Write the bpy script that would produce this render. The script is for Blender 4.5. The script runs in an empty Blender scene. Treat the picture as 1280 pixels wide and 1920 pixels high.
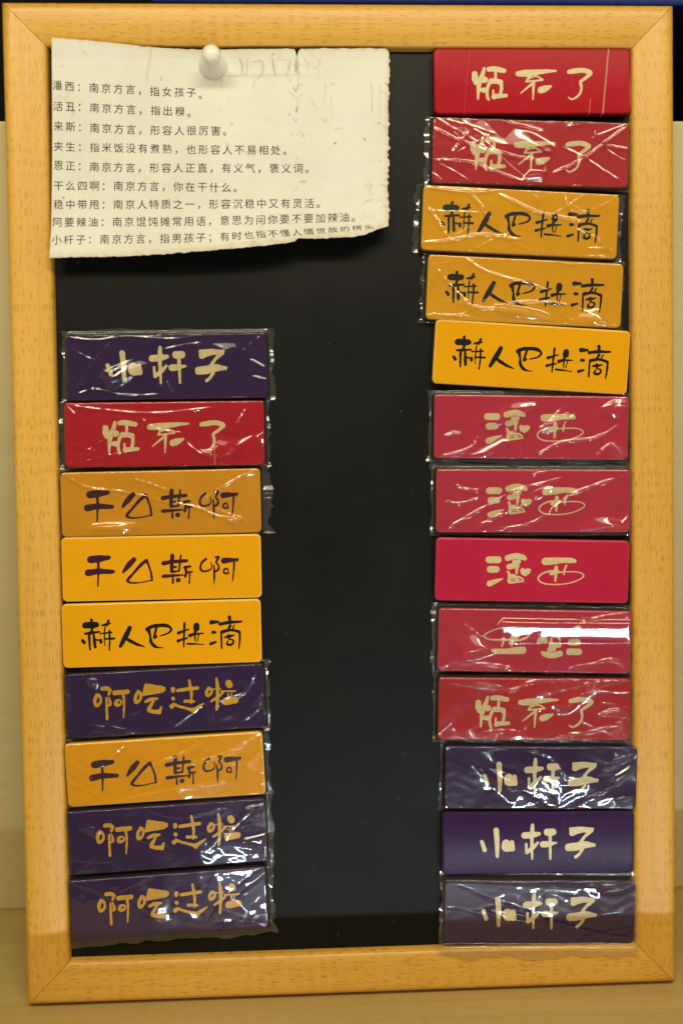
import bpy, math, random
import numpy as np
from mathutils import Matrix, Vector

random.seed(5)
RNG = np.random.default_rng(11)
S = bpy.context.scene
COL = S.collection

# ------------------------------------------------------------------ camera, world, lamps, exposure
LEAN = math.radians(10.0)                       # the frame leans back against the low back panel
sa, ca = math.sin(LEAN), math.cos(LEAN)
B = np.array([[1, 0, 0], [0, sa, -ca], [0, ca, sa]])      # board axes (right, up, out) -> world
RC = np.array([[0.9986967, -0.0140974, 0.0490519], [0.0161681, 0.9989836, -0.0420758], [-0.0484089, 0.0428141, 0.9979096]])
CB = np.array([-0.029266, 0.245739, 0.531231])            # camera in board axes
FPX = 2200.0
cam_d = bpy.data.cameras.new('camera')
cam_d.sensor_fit = 'VERTICAL'
cam_d.sensor_height = 36.0
cam_d.lens = 36.0 * FPX / 1920.0
cam_d.clip_start = 0.01
cam_d.clip_end = 50
cam = bpy.data.objects.new('camera', cam_d)
COL.objects.link(cam)
M3 = B @ RC.T
CW = B @ CB
cam.matrix_world = Matrix([list(M3[i]) + [CW[i]] for i in range(3)] + [[0, 0, 0, 1]])
cam_d.dof.use_dof = True
cam_d.dof.focus_distance = 0.535
cam_d.dof.aperture_fstop = 3.8
S.camera = cam

w = bpy.data.worlds.new('World')
S.world = w
w.use_nodes = True
bg = w.node_tree.nodes['Background']
bg.inputs[0].default_value = (1.0, 0.86, 0.62, 1)
bg.inputs[1].default_value = 0.08

def area(name, loc, target, sx, sy, power, col):
    d = bpy.data.lights.new(name, 'AREA')
    d.shape = 'RECTANGLE'; d.size = sx; d.size_y = sy; d.energy = power; d.color = col
    o = bpy.data.objects.new(name, d); COL.objects.link(o)
    o.location = loc
    dv = Vector(target) - Vector(loc)
    o.rotation_euler = dv.to_track_quat('-Z', 'Y').to_euler()
    return o
KEY = np.array([-0.02, -0.80, 1.05])
STRIP = np.array([0.55, -1.0, -0.100])
CEIL = np.array([-0.1, -2.2, 2.15])
area('warm_shelf_lamp', KEY, (0, 0.03, 0.22), 1.3, 0.12, 10.2, (1, 0.865, 0.56))
area('cool_case_lamp', STRIP, (STRIP[0], 0.03, 0.22), 1.35, 0.006, 5.2, (0.80, 0.94, 1.0))
area('ceiling_panel', CEIL, (0, 0.03, 0.22), 2.6, 0.9, 21.0, (1, 0.92, 0.70))

S.view_settings.view_transform = 'Standard'
S.view_settings.look = 'None'
S.view_settings.exposure = 0.06
S.view_settings.gamma = 1
S.cycles.transparent_max_bounces = 24
S.cycles.max_bounces = 8
S.cycles.sample_clamp_indirect = 4

# ------------------------------------------------------------------ helpers
def un(x, y, h):
    """pixel of the photograph -> point on the board at height h (board axes)"""
    x = np.asarray(x, float); y = np.asarray(y, float)
    d = np.stack([(x - 640) / FPX, -(y - 960) / FPX, -np.ones_like(x)], -1) @ RC
    t = (h - CB[2]) / d[..., 2]
    return CB + t[..., None] * d
def unw(x, y, wy):
    """pixel -> world point on the vertical plane world-y = wy"""
    d = M3 @ np.array([(x - 640) / FPX, -(y - 960) / FPX, -1])
    return CW + (wy - CW[1]) / d[1] * d
def bw(p):
    return np.asarray(p) @ B.T
BM = Matrix([list(B[i]) + [0] for i in range(3)] + [[0, 0, 0, 1]])

def mesh_obj(name, verts, faces, mat, parent=None, smooth=False, matrix=None):
    me = bpy.data.meshes.new(name)
    me.from_pydata([tuple(map(float, v)) for v in verts], [], [tuple(int(i) for i in f) for f in faces])
    me.materials.append(mat)
    if smooth:
        me.polygons.foreach_set('use_smooth', [True] * len(me.polygons))
    me.update()
    o = bpy.data.objects.new(name, me); COL.objects.link(o)
    if parent: o.parent = parent
    if matrix is not None: o.matrix_basis = matrix
    return o
def empty(name, matrix, label=None, cat=None, group=None):
    o = bpy.data.objects.new(name, None); COL.objects.link(o)
    o.empty_display_size = 0.01
    o.matrix_basis = matrix
    if label: o['label'] = label
    if cat: o['category'] = cat
    if group: o['group'] = group
    return o
def tag(o, label=None, cat=None, group=None, kind=None):
    for k, v in (('label', label), ('category', cat), ('group', group), ('kind', kind)):
        if v: o[k] = v
    return o
def box(x0, x1, y0, y1, z0, z1):
    v = [(x, y, z) for x in (x0, x1) for y in (y0, y1) for z in (z0, z1)]
    f = [(0, 1, 3, 2), (4, 6, 7, 5), (0, 4, 5, 1), (2, 3, 7, 6), (0, 2, 6, 4), (1, 5, 7, 3)]
    return v, f
def bevel(o, width, seg=3):
    m = o.modifiers.new('bevel', 'BEVEL'); m.width = width; m.segments = seg; m.limit_method = 'ANGLE'
    return o

# ------------------------------------------------------------------ materials
class NT:
    def __init__(s, name):
        s.m = bpy.data.materials.new(name); s.m.use_nodes = True
        s.t = s.m.node_tree; s.n = s.t.nodes; s.n.clear()
        s.out = s.n.new('ShaderNodeOutputMaterial')
    def node(s, kind, ins=None, **kw):
        n = s.n.new('ShaderNode' + kind)
        for k, v in kw.items(): setattr(n, k, v)
        for k, v in (ins or {}).items():
            if isinstance(v, bpy.types.NodeSocket): s.t.links.new(v, n.inputs[k])
            else: n.inputs[k].default_value = v
        return n
    def mathn(s, op, a, b=0.0, clamp=False):
        n = s.n.new('ShaderNodeMath'); n.operation = op; n.use_clamp = clamp
        for i, v in enumerate((a, b)):
            if isinstance(v, bpy.types.NodeSocket): s.t.links.new(v, n.inputs[i])
            else: n.inputs[i].default_value = v
        return n.outputs[0]
    def ramp(s, fac, stops):
        n = s.n.new('ShaderNodeValToRGB'); e = n.color_ramp.elements
        while len(e) < len(stops): e.new(0.5)
        for el, (p, c) in zip(e, stops):
            el.position = p; el.color = c if len(c) == 4 else (*c, 1)
        s.t.links.new(fac, n.inputs[0]); return n.outputs[0]
    def mix(s, fac, a, b, mode='MIX'):
        n = s.n.new('ShaderNodeMix'); n.data_type = 'RGBA'; n.blend_type = mode
        for i, v in ((0, fac), (6, a), (7, b)):
            if isinstance(v, bpy.types.NodeSocket): s.t.links.new(v, n.inputs[i])
            else: n.inputs[i].default_value = v if i == 0 else (*v[:3], 1)
        return n.outputs[2]
    def coords(s, scale=(1, 1, 1), rand=0.0):
        tc = s.node('TexCoord')
        v = tc.outputs['Object']
        if rand:
            oi = s.node('ObjectInfo')
            a = s.node('VectorMath', {0: v}, operation='ADD')
            c = s.node('CombineXYZ', {0: s.mathn('MULTIPLY', oi.outputs['Random'], rand), 1: s.mathn('MULTIPLY', oi.outputs['Random'], rand * .37)})
            s.t.links.new(c.outputs[0], a.inputs[1]); v = a.outputs[0]
        return s.node('Mapping', {'Vector': v, 'Scale': scale}).outputs[0]
    def noise(s, vec, scale, detail=2.0, rough=.5, dist=0.0):
        return s.node('TexNoise', {'Vector': vec, 'Scale': scale, 'Detail': detail, 'Roughness': rough, 'Distortion': dist}).outputs['Fac']
    def finish(s, bsdf):
        s.t.links.new(bsdf, s.out.inputs['Surface']); return s.m

def wood_mat(name, base, dark, light, fleck, fl_amt=.66, rough=.36, xs=1.0):
    n = NT(name)
    grain = n.noise(n.coords((9 * xs, 620, 620), 3.1), 1.0, 4, .6, .3)
    broad = n.noise(n.coords((5 * xs, 70, 70), 3.1), 1.0, 2, .5, .6)
    col = n.mix(n.ramp(grain, [(.38, (0, 0, 0)), (.62, (1, 1, 1))]), dark, base)
    col = n.mix(n.mathn('MULTIPLY', n.ramp(broad, [(.42, (0, 0, 0)), (.68, (1, 1, 1))]), .55), col, light)
    # short dark rays of beech
    fl = 0
    for k, (sx, sy, off) in enumerate(((175 * xs, 1700, 3.1), (140 * xs, 1450, 5.7), (205 * xs, 1950, 8.3))):
        wob = n.noise(n.coords((300, 300, 300), off), 1.0, 1)
        vec = n.coords((sx, sy, .001), off)
        v2 = n.node('VectorMath', {0: vec}, operation='ADD')
        cb = n.node('CombineXYZ', {1: n.mathn('MULTIPLY', wob, .9)})
        n.t.links.new(cb.outputs[0], v2.inputs[1])
        vo = n.node('TexVoronoi', {'Vector': v2.outputs[0], 'Scale': 1.0, 'Randomness': 1.0}, voronoi_dimensions='2D')
        d = n.ramp(vo.outputs['Distance'], [(.10, (1, 1, 1)), (.36, (0, 0, 0))])
        sel = n.node('SeparateColor', {0: vo.outputs['Color']}).outputs[0]
        m = n.mathn('MULTIPLY', d, n.ramp(sel, [(.80, (0, 0, 0)), (.92, (1, 1, 1))]))
        fl = m if k == 0 else n.mathn('MAXIMUM', fl, m)
    col = n.mix(n.mathn('MULTIPLY', fl, fl_amt), col, fleck)
    bump = n.node('Bump', {'Strength': .12, 'Distance': .0004, 'Height': grain})
    p = n.node('BsdfPrincipled', {'Base Color': col, 'Roughness': rough, 'Normal': bump.outputs[0], 'Specular IOR Level': .45})
    return n.finish(p.outputs[0])
M_BEECH = wood_mat('beech_rail', (.685, .378, .060), (.63, .335, .048), (.74, .43, .080), (.31, .14, .013))
M_SHELF = wood_mat('shelf_laminate', (.50, .365, .135), (.46, .33, .118), (.54, .40, .155), (.36, .23, .06), .35, .5, .5)
M_BACK = wood_mat('back_panel_laminate', (.60, .51, .27), (.575, .485, .25), (.625, .535, .29), (.5, .40, .19), .15, .5, .5)

def plain(name, col, rough=.5, spec=.5, coat=0.0, vary=.0, vscale=300):
    n = NT(name)
    c = (*col, 1)
    if vary:
        f = n.noise(n.coords((1, 1, 1), 2.0), vscale, 4, .6)
        c = n.mix(n.ramp(f, [(.35, (0, 0, 0)), (.65, (1, 1, 1))]), tuple(v * (1 - vary) for v in col), tuple(min(1, v * (1 + vary)) for v in col))
    p = n.node('BsdfPrincipled', {'Base Color': c, 'Roughness': rough, 'Specular IOR Level': spec, 'Coat Weight': coat, 'Coat Roughness': .04})
    return n.finish(p.outputs[0])
M_DARK = plain('dark_void', (.006, .006, .006), .8, .1)
M_BLUE = plain('blue_card', (.018, .035, .22), .5, .3)
M_FLOOR = plain('floor', (.08, .065, .05), .6)

def panel_mat():
    n = NT('black_panel')
    sc = n.noise(n.coords((1, 1, 1)), 14.0, 5, .65)
    du = n.node('TexVoronoi', {'Vector': n.coords(), 'Scale': 190.0})
    dust = n.ramp(du.outputs['Distance'], [(.035, (1, 1, 1)), (.085, (0, 0, 0))])
    sel = n.node('SeparateColor', {0: du.outputs['Color']}).outputs[1]
    dust = n.mathn('MULTIPLY', dust, n.ramp(sel, [(.80, (0, 0, 0)), (.95, (1, 1, 1))]))
    col = n.mix(n.ramp(sc, [(.35, (0, 0, 0)), (.75, (1, 1, 1))]), (.0060, .0064, .0066), (.0085, .0088, .0090))
    col = n.mix(n.mathn('MULTIPLY', dust, .38), col, (.25, .24, .21))
    ro = n.ramp(sc, [(.3, (.36,) * 3), (.7, (.46,) * 3)])
    p = n.node('BsdfPrincipled', {'Base Color': col, 'Roughness': ro, 'Specular IOR Level': .13})
    return n.finish(p.outputs[0])
M_PANEL = panel_mat()

def slab_mat(name, col, edge, scratch=0.0, spec=.26, line=False):
    """coloured print under a clear acrylic sheet; a little mottled"""
    n = NT(name)
    f = n.noise(n.coords((1, 1, 1), 2.0), 45, 5, .65)
    fine = n.noise(n.coords((1, 1, 1), 2.0), 900, 2, .6)
    c = n.mix(n.ramp(f, [(.3, (0, 0, 0)), (.7, (1, 1, 1))]), tuple(v * .90 for v in col), tuple(min(1, v * 1.08) for v in col))
    c = n.mix(n.ramp(fine, [(.3, (0, 0, 0)), (.7, (1, 1, 1))]), c, tuple(min(1, v * 1.03 + .001) for v in col))
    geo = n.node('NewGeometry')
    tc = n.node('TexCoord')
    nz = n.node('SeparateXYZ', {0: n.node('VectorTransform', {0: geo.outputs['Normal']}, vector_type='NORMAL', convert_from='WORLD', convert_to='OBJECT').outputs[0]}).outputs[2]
    painted_rim = n.ramp(nz, [(.78, (1, 1, 1)), (.985, (0, 0, 0))])  # light gathered in acrylic edges, painted as bevel and side colour; red stays darker
    c = n.mix(n.mathn('MULTIPLY', painted_rim, .8), c, edge)
    ro = n.ramp(f, [(.3, (.08,) * 3), (.75, (.12,) * 3)])
    if scratch:
        s = n.node('TexNoise', {'Vector': n.coords((900, 30, 1), 1.0), 'Scale': 1.0, 'Detail': 2.0}).outputs['Fac']
        s2 = n.noise(n.coords((1, 1, 1), 1.0), 60, 3)
        sm = n.mathn('MULTIPLY', n.ramp(s, [(.66, (0, 0, 0)), (.74, (1, 1, 1))]), n.ramp(s2, [(.5, (0, 0, 0)), (.65, (1, 1, 1))]))
        c = n.mix(n.mathn('MULTIPLY', sm, scratch), c, (.6, .42, .36))
    if line:
        sx = n.node('SeparateXYZ', {0: tc.outputs['Object']})
        wv = n.mathn('MULTIPLY', n.noise(n.coords(), 150, 2), .0003)
        for x0, wid, y0, amt in ((.0330, .00034, -1, .55), (.0268, .00016, -.0078, .45), (-.0300, .00012, -1, .12)):
            d = n.mathn('ABSOLUTE', n.mathn('SUBTRACT', n.mathn('SUBTRACT', sx.outputs[0], n.mathn('MULTIPLY', sx.outputs[1], .10)), n.mathn('ADD', wv, x0)))
            m = n.mathn('LESS_THAN', d, wid)
            if y0 > -1: m = n.mathn('MULTIPLY', m, n.mathn('LESS_THAN', sx.outputs[1], y0))
            c = n.mix(n.mathn('MULTIPLY', m, amt), c, (.62, .40, .34))
    p = n.node('BsdfPrincipled', {'Base Color': c, 'Roughness': ro, 'Specular IOR Level': spec})
    return n.finish(p.outputs[0])
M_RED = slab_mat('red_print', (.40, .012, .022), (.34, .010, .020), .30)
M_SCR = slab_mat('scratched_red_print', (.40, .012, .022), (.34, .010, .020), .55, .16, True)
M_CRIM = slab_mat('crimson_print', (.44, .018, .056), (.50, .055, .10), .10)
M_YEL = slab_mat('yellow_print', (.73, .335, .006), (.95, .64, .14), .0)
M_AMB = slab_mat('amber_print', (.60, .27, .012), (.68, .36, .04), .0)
M_YWR = slab_mat('yellow_print_deep', (.64, .315, .010), (.74, .42, .04), .0)  # slightly deeper yellow, used on two wrapped magnets
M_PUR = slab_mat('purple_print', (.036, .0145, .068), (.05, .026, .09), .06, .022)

def ink(name, col):
    n = NT(name)
    f = n.noise(n.coords((1, 1, 1), 2.0), 700, 3, .6)
    c = n.mix(n.ramp(f, [(.3, (0, 0, 0)), (.7, (1, 1, 1))]), tuple(v * .88 for v in col), tuple(min(1, v * 1.08) for v in col))
    p = n.node('BsdfPrincipled', {'Base Color': c, 'Roughness': .25, 'Specular IOR Level': .4})
    return n.finish(p.outputs[0])
I_CREAM = ink('cream_ink', (.62, .50, .27))
I_GOLD = ink('gold_ink', (.62, .34, .012))
I_BLACK = ink('black_ink', (.010, .008, .006))
I_PLUM = ink('plum_ink', (.050, .010, .022))
I_PRINT = plain('grey_print', (.055, .045, .034), .7, .1)

def film_mat(name, base_haze):
    n = NT(name)
    at = n.node('Attribute', attribute_name='layers')
    lay = at.outputs['Fac']
    fr = n.node('Fresnel', {'IOR': 1.52})
    fac = n.mathn('MINIMUM', n.mathn('MULTIPLY', fr.outputs[0], n.mathn('ADD', 1.35, n.mathn('MULTIPLY', lay, .6))), .42)
    tr = n.node('BsdfTransparent', {'Color': (.985, .983, .978, 1)})
    g1 = n.node('BsdfGlossy', {'Color': (1, 1, 1, 1), 'Roughness': .034})
    g2 = n.node('BsdfGlossy', {'Color': (1, 1, 1, 1), 'Roughness': .17})
    gl = n.node('MixShader', {0: .19, 1: g1.outputs[0], 2: g2.outputs[0]})
    df = n.node('BsdfDiffuse', {'Color': (.80, .78, .74, 1)})
    tl = n.node('BsdfTranslucent', {'Color': (.80, .78, .74, 1)})
    hz = n.node('MixShader', {0: .35, 1: df.outputs[0], 2: tl.outputs[0]})
    haze = n.mathn('ADD', base_haze, n.mathn('MULTIPLY', lay, .05))
    a = n.node('MixShader', {0: haze, 1: tr.outputs[0], 2: hz.outputs[0]})
    b = n.node('MixShader', {0: fac, 1: a.outputs[0], 2: gl.outputs[0]})
    return n.finish(b.outputs[0])
M_FILM = film_mat('cellophane', .008)
M_SHEEN = film_mat('sheen_haze_cellophane', .028)  # extra diffuse haze paints in the broad reflection veiling the red wraps

def paper_mat():
    n = NT('worn_paper')
    big = n.noise(n.coords((1, 1, 1)), 22, 5, .65)
    c = n.mix(n.ramp(big, [(.35, (0, 0, 0)), (.7, (1, 1, 1))]), (.70, .68, .60), (.785, .77, .70))
    gr = n.noise(n.coords((1, 1, 1)), 180, 6, .75)
    grm = n.noise(n.coords((1, 1, 1)), 35, 2)
    g = n.mathn('MULTIPLY', n.ramp(gr, [(.56, (0, 0, 0)), (.70, (1, 1, 1))]), n.ramp(grm, [(.48, (0, 0, 0)), (.62, (1, 1, 1))]))
    c = n.mix(n.mathn('MULTIPLY', g, .5), c, (.40, .35, .23))
    sc = n.noise(n.coords((420, 36, 1)), 1.0, 3, .6)
    scm = n.noise(n.coords((1, 1, 1)), 28, 2)
    s = n.mathn('MULTIPLY', n.ramp(sc, [(.66, (0, 0, 0)), (.74, (1, 1, 1))]), n.ramp(scm, [(.50, (0, 0, 0)), (.6, (1, 1, 1))]))
    c = n.mix(n.mathn('MULTIPLY', s, .5), c, (.34, .30, .20))
    vo = n.node('TexVoronoi', {'Vector': n.coords(), 'Scale': 150.0})
    sp = n.ramp(vo.outputs['Distance'], [(.05, (1, 1, 1)), (.13, (0, 0, 0))])
    sl = n.node('SeparateColor', {0: vo.outputs['Color']}).outputs[0]
    sp = n.mathn('MULTIPLY', sp, n.ramp(sl, [(.86, (0, 0, 0)), (.97, (1, 1, 1))]))
    c = n.mix(n.mathn('MULTIPLY', sp, .7), c, (.25, .19, .08))
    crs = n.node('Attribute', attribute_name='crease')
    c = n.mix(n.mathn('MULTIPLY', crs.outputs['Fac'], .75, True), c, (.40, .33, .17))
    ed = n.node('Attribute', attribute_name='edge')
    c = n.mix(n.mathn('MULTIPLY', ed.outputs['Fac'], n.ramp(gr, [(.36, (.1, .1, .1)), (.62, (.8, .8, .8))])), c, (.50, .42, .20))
    bump = n.node('Bump', {'Strength': .35, 'Distance': .0006, 'Height': n.noise(n.coords((1, 1, 1)), 120, 5, .6)})
    p = n.node('BsdfPrincipled', {'Base Color': c, 'Roughness': .62, 'Specular IOR Level': .3, 'Normal': bump.outputs[0]})
    return n.finish(p.outputs[0])
M_PAPER = paper_mat()
n_ = NT('pin_plastic')
M_PIN = n_.finish(n_.node('BsdfPrincipled', {'Base Color': (.86, .84, .76, 1), 'Roughness': .16, 'Subsurface Weight': .25, 'Subsurface Radius': (.004, .003, .002), 'Subsurface Scale': .6}).outputs[0])
M_STEEL = plain('steel', (.5, .5, .5), .25)

# ------------------------------------------------------------------ setting
WALL_Y = 0.086
PANEL_TOP = float(unw(640, 227, WALL_Y)[2])
SHELF_FRONT = -0.265
v, f = box(-.75, .75, SHELF_FRONT, .35, -.0205, -.0025)
tag(bevel(mesh_obj('shelf', v, f, M_SHELF), .0012, 2), kind='structure')
v, f = box(-.75, .75, WALL_Y, WALL_Y + .012, -.0024, PANEL_TOP)
tag(bevel(mesh_obj('back_panel', v, f, M_BACK), .001, 2), kind='structure')
v, f = box(-.75, .75, .33, .345, -.0024, 1.1)
for sx in (-1, 1):  # unseen panels added on both sides to shade the lower back panel
    v2, f2 = box(min(sx * .262, sx * .278), max(sx * .262, sx * .278), -.26, WALL_Y - .001, -.0023, PANEL_TOP + .05)
    tag(bevel(mesh_obj('added_shade_panel', v2, f2, M_BACK), .001, 2), kind='structure')
tag(mesh_obj('back_wall', v, f, M_DARK), kind='structure')
BLY = .17
pb = unw(1262, 10.5, BLY); pl = unw(284, 4, BLY)
v, f = box(pl[0], .42, BLY, BLY + .02, pb[2], pb[2] + .10)
tag(bevel(mesh_obj('blue_card', v, f, M_BLUE), .002, 2), 'dark blue card edge peeking over the top of the wooden frame', 'card')
v, f = box(-3, 3, -4, 1, -.92, -.9)
tag(mesh_obj('floor', v, f, M_FLOOR), kind='structure')

# ------------------------------------------------------------------ picture frame
W, H = 0.300, 0.450
RAIL = .0197
PANEL_W = -.0050
frame = empty('picture_frame', BM, 'beech wood frame with black panel, leaning back on the shelf', 'frame')
PROF = [(0.0, -.0125), (0.0, -.0026), (.0003, -.0012), (.0010, -.0001), (.0019, .0006), (.0027, .0009), (.0042, .0010), (.0065, .0010), (.0095, .0008),
        (.0125, .0005), (.0150, .0001), (.0170, -.0003), (.0183, -.0007), (.0190, -.0013), (.0194, -.0024), (.0197, -.0036), (.0197, -.0125)]
def rail(name, L, mat4, parent):
    nseg = 24
    vs, fs = [], []
    k = len(PROF)
    g = .00013
    for i in range(nseg + 1):
        s = i / nseg
        for (y, z) in PROF:
            x0 = -L / 2 + y + g; x1 = L / 2 - y - g
            vs.append((x0 + (x1 - x0) * s, y, z))
    for i in range(nseg):
        for j in range(k - 1):
            a = i * k + j
            fs.append((a, a + k, a + k + 1, a + 1))
        a = i * k
        fs.append((a + k - 1, a + 2 * k - 1, a + k, a))
    fs.append(tuple(range(k)))
    fs.append(tuple(nseg * k + k - 1 - i for i in range(k)))
    o = mesh_obj(name, vs, fs, M_BEECH, parent, True, mat4)
    o.data.set_sharp_from_angle(angle=math.radians(38))
    return o
T = Matrix.Translation; Rz = lambda a: Matrix.Rotation(a, 4, 'Z')
rail('rail', W, T((0, 0, 0)), frame)                                   # bottom
rail('rail', W, T((0, H, 0)) @ Rz(math.pi), frame)                     # top
rail('rail', H, T((-W / 2, H / 2, 0)) @ Rz(-math.pi / 2), frame)       # left
rail('rail', H, T((W / 2, H / 2, 0)) @ Rz(math.pi / 2), frame)         # right
v, f = box(-W / 2 + RAIL - .0006 + .001, W / 2 - RAIL + .0006 - .001, RAIL - .0006 + .001, H - RAIL + .0006 - .001, PANEL_W - .003, PANEL_W)
v = [(x * 1.0, y, z) for x, y, z in v]
v, f = box(-W / 2 + RAIL + .0002, W / 2 - RAIL - .0002, RAIL + .0002, H - RAIL - .0002, PANEL_W - .003, PANEL_W)
mesh_obj('panel', v, f, M_PANEL, frame)

# ------------------------------------------------------------------ brush lettering (signed distance of tapered strokes -> clean flat sheet)
def catmull(pts, per=6):
    p = np.array(pts, float)
    if len(p) < 3:
        t = np.linspace(0, 1, 8)[:, None]
        return p[0] * (1 - t) + p[-1] * t
    q = np.vstack([2 * p[0] - p[1], p, 2 * p[-1] - p[-2]])
    out = []
    for i in range(1, len(q) - 2):
        for t in np.linspace(0, 1, per, endpoint=False):
            a, b, c, d = q[i - 1], q[i], q[i + 1], q[i + 2]
            out.append(.5 * ((2 * b) + (-a + c) * t + (2 * a - 5 * b + 4 * c - d) * t * t + (-a + 3 * b - 3 * c + d) * t ** 3))
    out.append(p[-1])
    return np.array(out)
def sdf_strokes(X, Y, strokes):
    D = np.full(X.shape, 1e9)
    for st in strokes:
        q = catmull(st)
        for (x0, y0, r0), (x1, y1, r1) in zip(q[:-1], q[1:]):
            dx, dy = x1 - x0, y1 - y0
            L2 = dx * dx + dy * dy + 1e-9
            t = np.clip(((X - x0) * dx + (Y - y0) * dy) / L2, 0, 1)
            D = np.minimum(D, np.hypot(X - x0 - t * dx, Y - y0 - t * dy) - np.maximum(r0 + (r1 - r0) * t, 1.0))
    return D
def sdf_poly(X, Y, poly):
    p = np.array(poly, float); n = len(p)
    d = np.full(X.shape, 1e18); ins = np.zeros(X.shape, bool)
    for i in range(n):
        a, b = p[i], p[(i + 1) % n]
        e = b - a
        t = np.clip(((X - a[0]) * e[0] + (Y - a[1]) * e[1]) / (e @ e + 1e-12), 0, 1)
        d = np.minimum(d, (X - a[0] - t * e[0]) ** 2 + (Y - a[1] - t * e[1]) ** 2)
        c = ((a[1] > Y) != (b[1] > Y)) & (X < (b[0] - a[0]) * (Y - a[1]) / (b[1] - a[1] + 1e-12) + a[0])
        ins ^= c
    return np.where(ins, -np.sqrt(d), np.sqrt(d))
def march(xs, ys, D):
    """filled marching squares: polygons where D < 0"""
    V, F, key = [], [], {}
    def vid(k, p):
        if k not in key: key[k] = len(V); V.append(p)
        return key[k]
    ny, nx = D.shape
    ins = D < 0
    for j in range(ny - 1):
        for i in np.nonzero(ins[j, :-1] | ins[j, 1:] | ins[j + 1, :-1] | ins[j + 1, 1:])[0]:
            cs = [(i, j), (i + 1, j), (i + 1, j + 1), (i, j + 1)]
            poly = []
            for a in range(4):
                (i0, j0), (i1, j1) = cs[a], cs[(a + 1) % 4]
                d0, d1 = D[j0, i0], D[j1, i1]
                if d0 < 0: poly.append(vid((i0, j0), (xs[i0], ys[j0])))
                if (d0 < 0) != (d1 < 0):
                    t = d0 / (d0 - d1)
                    k = (min((i0, j0), (i1, j1)), max((i0, j0), (i1, j1)))
                    poly.append(vid(k, (xs[i0] + (xs[i1] - xs[i0]) * t, ys[j0] + (ys[j1] - ys[j0]) * t)))
            if len(poly) >= 3: F.append(poly)
    return np.array(V), F

G = {}
G['A'] = dict(o=(870, 100), s=1280 / 260, on='R1', st=[
    [(95, 190, 26), (98, 235, 29), (108, 270, 24)], [(108, 265, 20), (130, 290, 14)],
    [(182, 140, 13), (168, 195, 20), (142, 260, 24), (130, 330, 17), (125, 425, 8)],
    [(185, 247, 29), (190, 245, 28)], [(150, 340, 16), (182, 340, 25)],
    [(250, 250, 20), (225, 285, 16), (210, 340, 14), (210, 390, 14), (222, 428, 12)],
    [(225, 148, 22), (280, 145, 25), (365, 162, 22)], [(287, 170, 12), (287, 240, 14)],
    [(245, 258, 24), (290, 258, 25), (335, 266, 22)], [(338, 268, 18), (342, 320, 15), (334, 370, 14)],
    [(265, 342, 9), (267, 395, 12)], [(268, 412, 13), (275, 400, 22), (320, 394, 20), (383, 391, 17)]],
    poly=[])
G['A']['st'] += [[(495, 190, 24), (560, 185, 32), (640, 178, 27), (740, 168, 20), (843, 162, 9)],
    [(598, 215, 16), (572, 262, 8)], [(570, 262, 9), (640, 255, 8), (722, 247, 9)],
    [(600, 228, 7), (660, 213, 6), (695, 225, 7), (722, 245, 8)],
    [(642, 268, 12), (590, 310, 10), (518, 368, 5)], [(640, 265, 13), (635, 340, 11), (632, 426, 6)],
    [(705, 340, 31), (740, 328, 30), (793, 306, 13)],
    [(965, 172, 20), (1010, 165, 24), (1090, 157, 22), (1150, 175, 24), (1163, 186, 17)],
    [(1160, 190, 19), (1115, 230, 15), (1070, 265, 13), (1078, 310, 12), (1070, 360, 10), (1040, 400, 10), (990, 425, 8), (960, 408, 6)]]
G['B'] = dict(o=(880, 1540), s=1280 / 260, on='R12', st=[
    [(112, 190, 18), (138, 265, 19)], [(244, 82, 25), (252, 200, 22), (253, 322, 15)],
    [(335, 205, 38), (338, 235, 44), (372, 232, 42)], [(388, 192, 20), (394, 254, 22)],
    [(578, 34, 15), (577, 90, 19), (572, 200, 15), (575, 345, 9)], [(505, 130, 29), (570, 125, 29), (637, 115, 18)],
    [(520, 210, 12), (522, 290, 12)], [(524, 290, 13), (575, 248, 20), (628, 195, 11)],
    [(716, 100, 33), (765, 98, 33)], [(740, 120, 16), (742, 345, 10)], [(674, 213, 28), (720, 208, 26), (795, 198, 9)],
    [(943, 108, 27), (960, 92, 34), (1010, 78, 30), (1060, 76, 26), (1115, 78, 18)], [(1112, 88, 22), (1060, 140, 13), (1025, 188, 16)],
    [(912, 240, 35), (980, 232, 37), (1060, 215, 33), (1140, 218, 16)], [(1037, 262, 13), (1005, 305, 13), (976, 327, 14)]],
    poly=[[(920, 60), (955, 56), (945, 100), (930, 128)], [(1090, 62), (1143, 62), (1132, 95), (1100, 118)], [(1125, 205), (1158, 210), (1150, 236)]])
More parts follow.
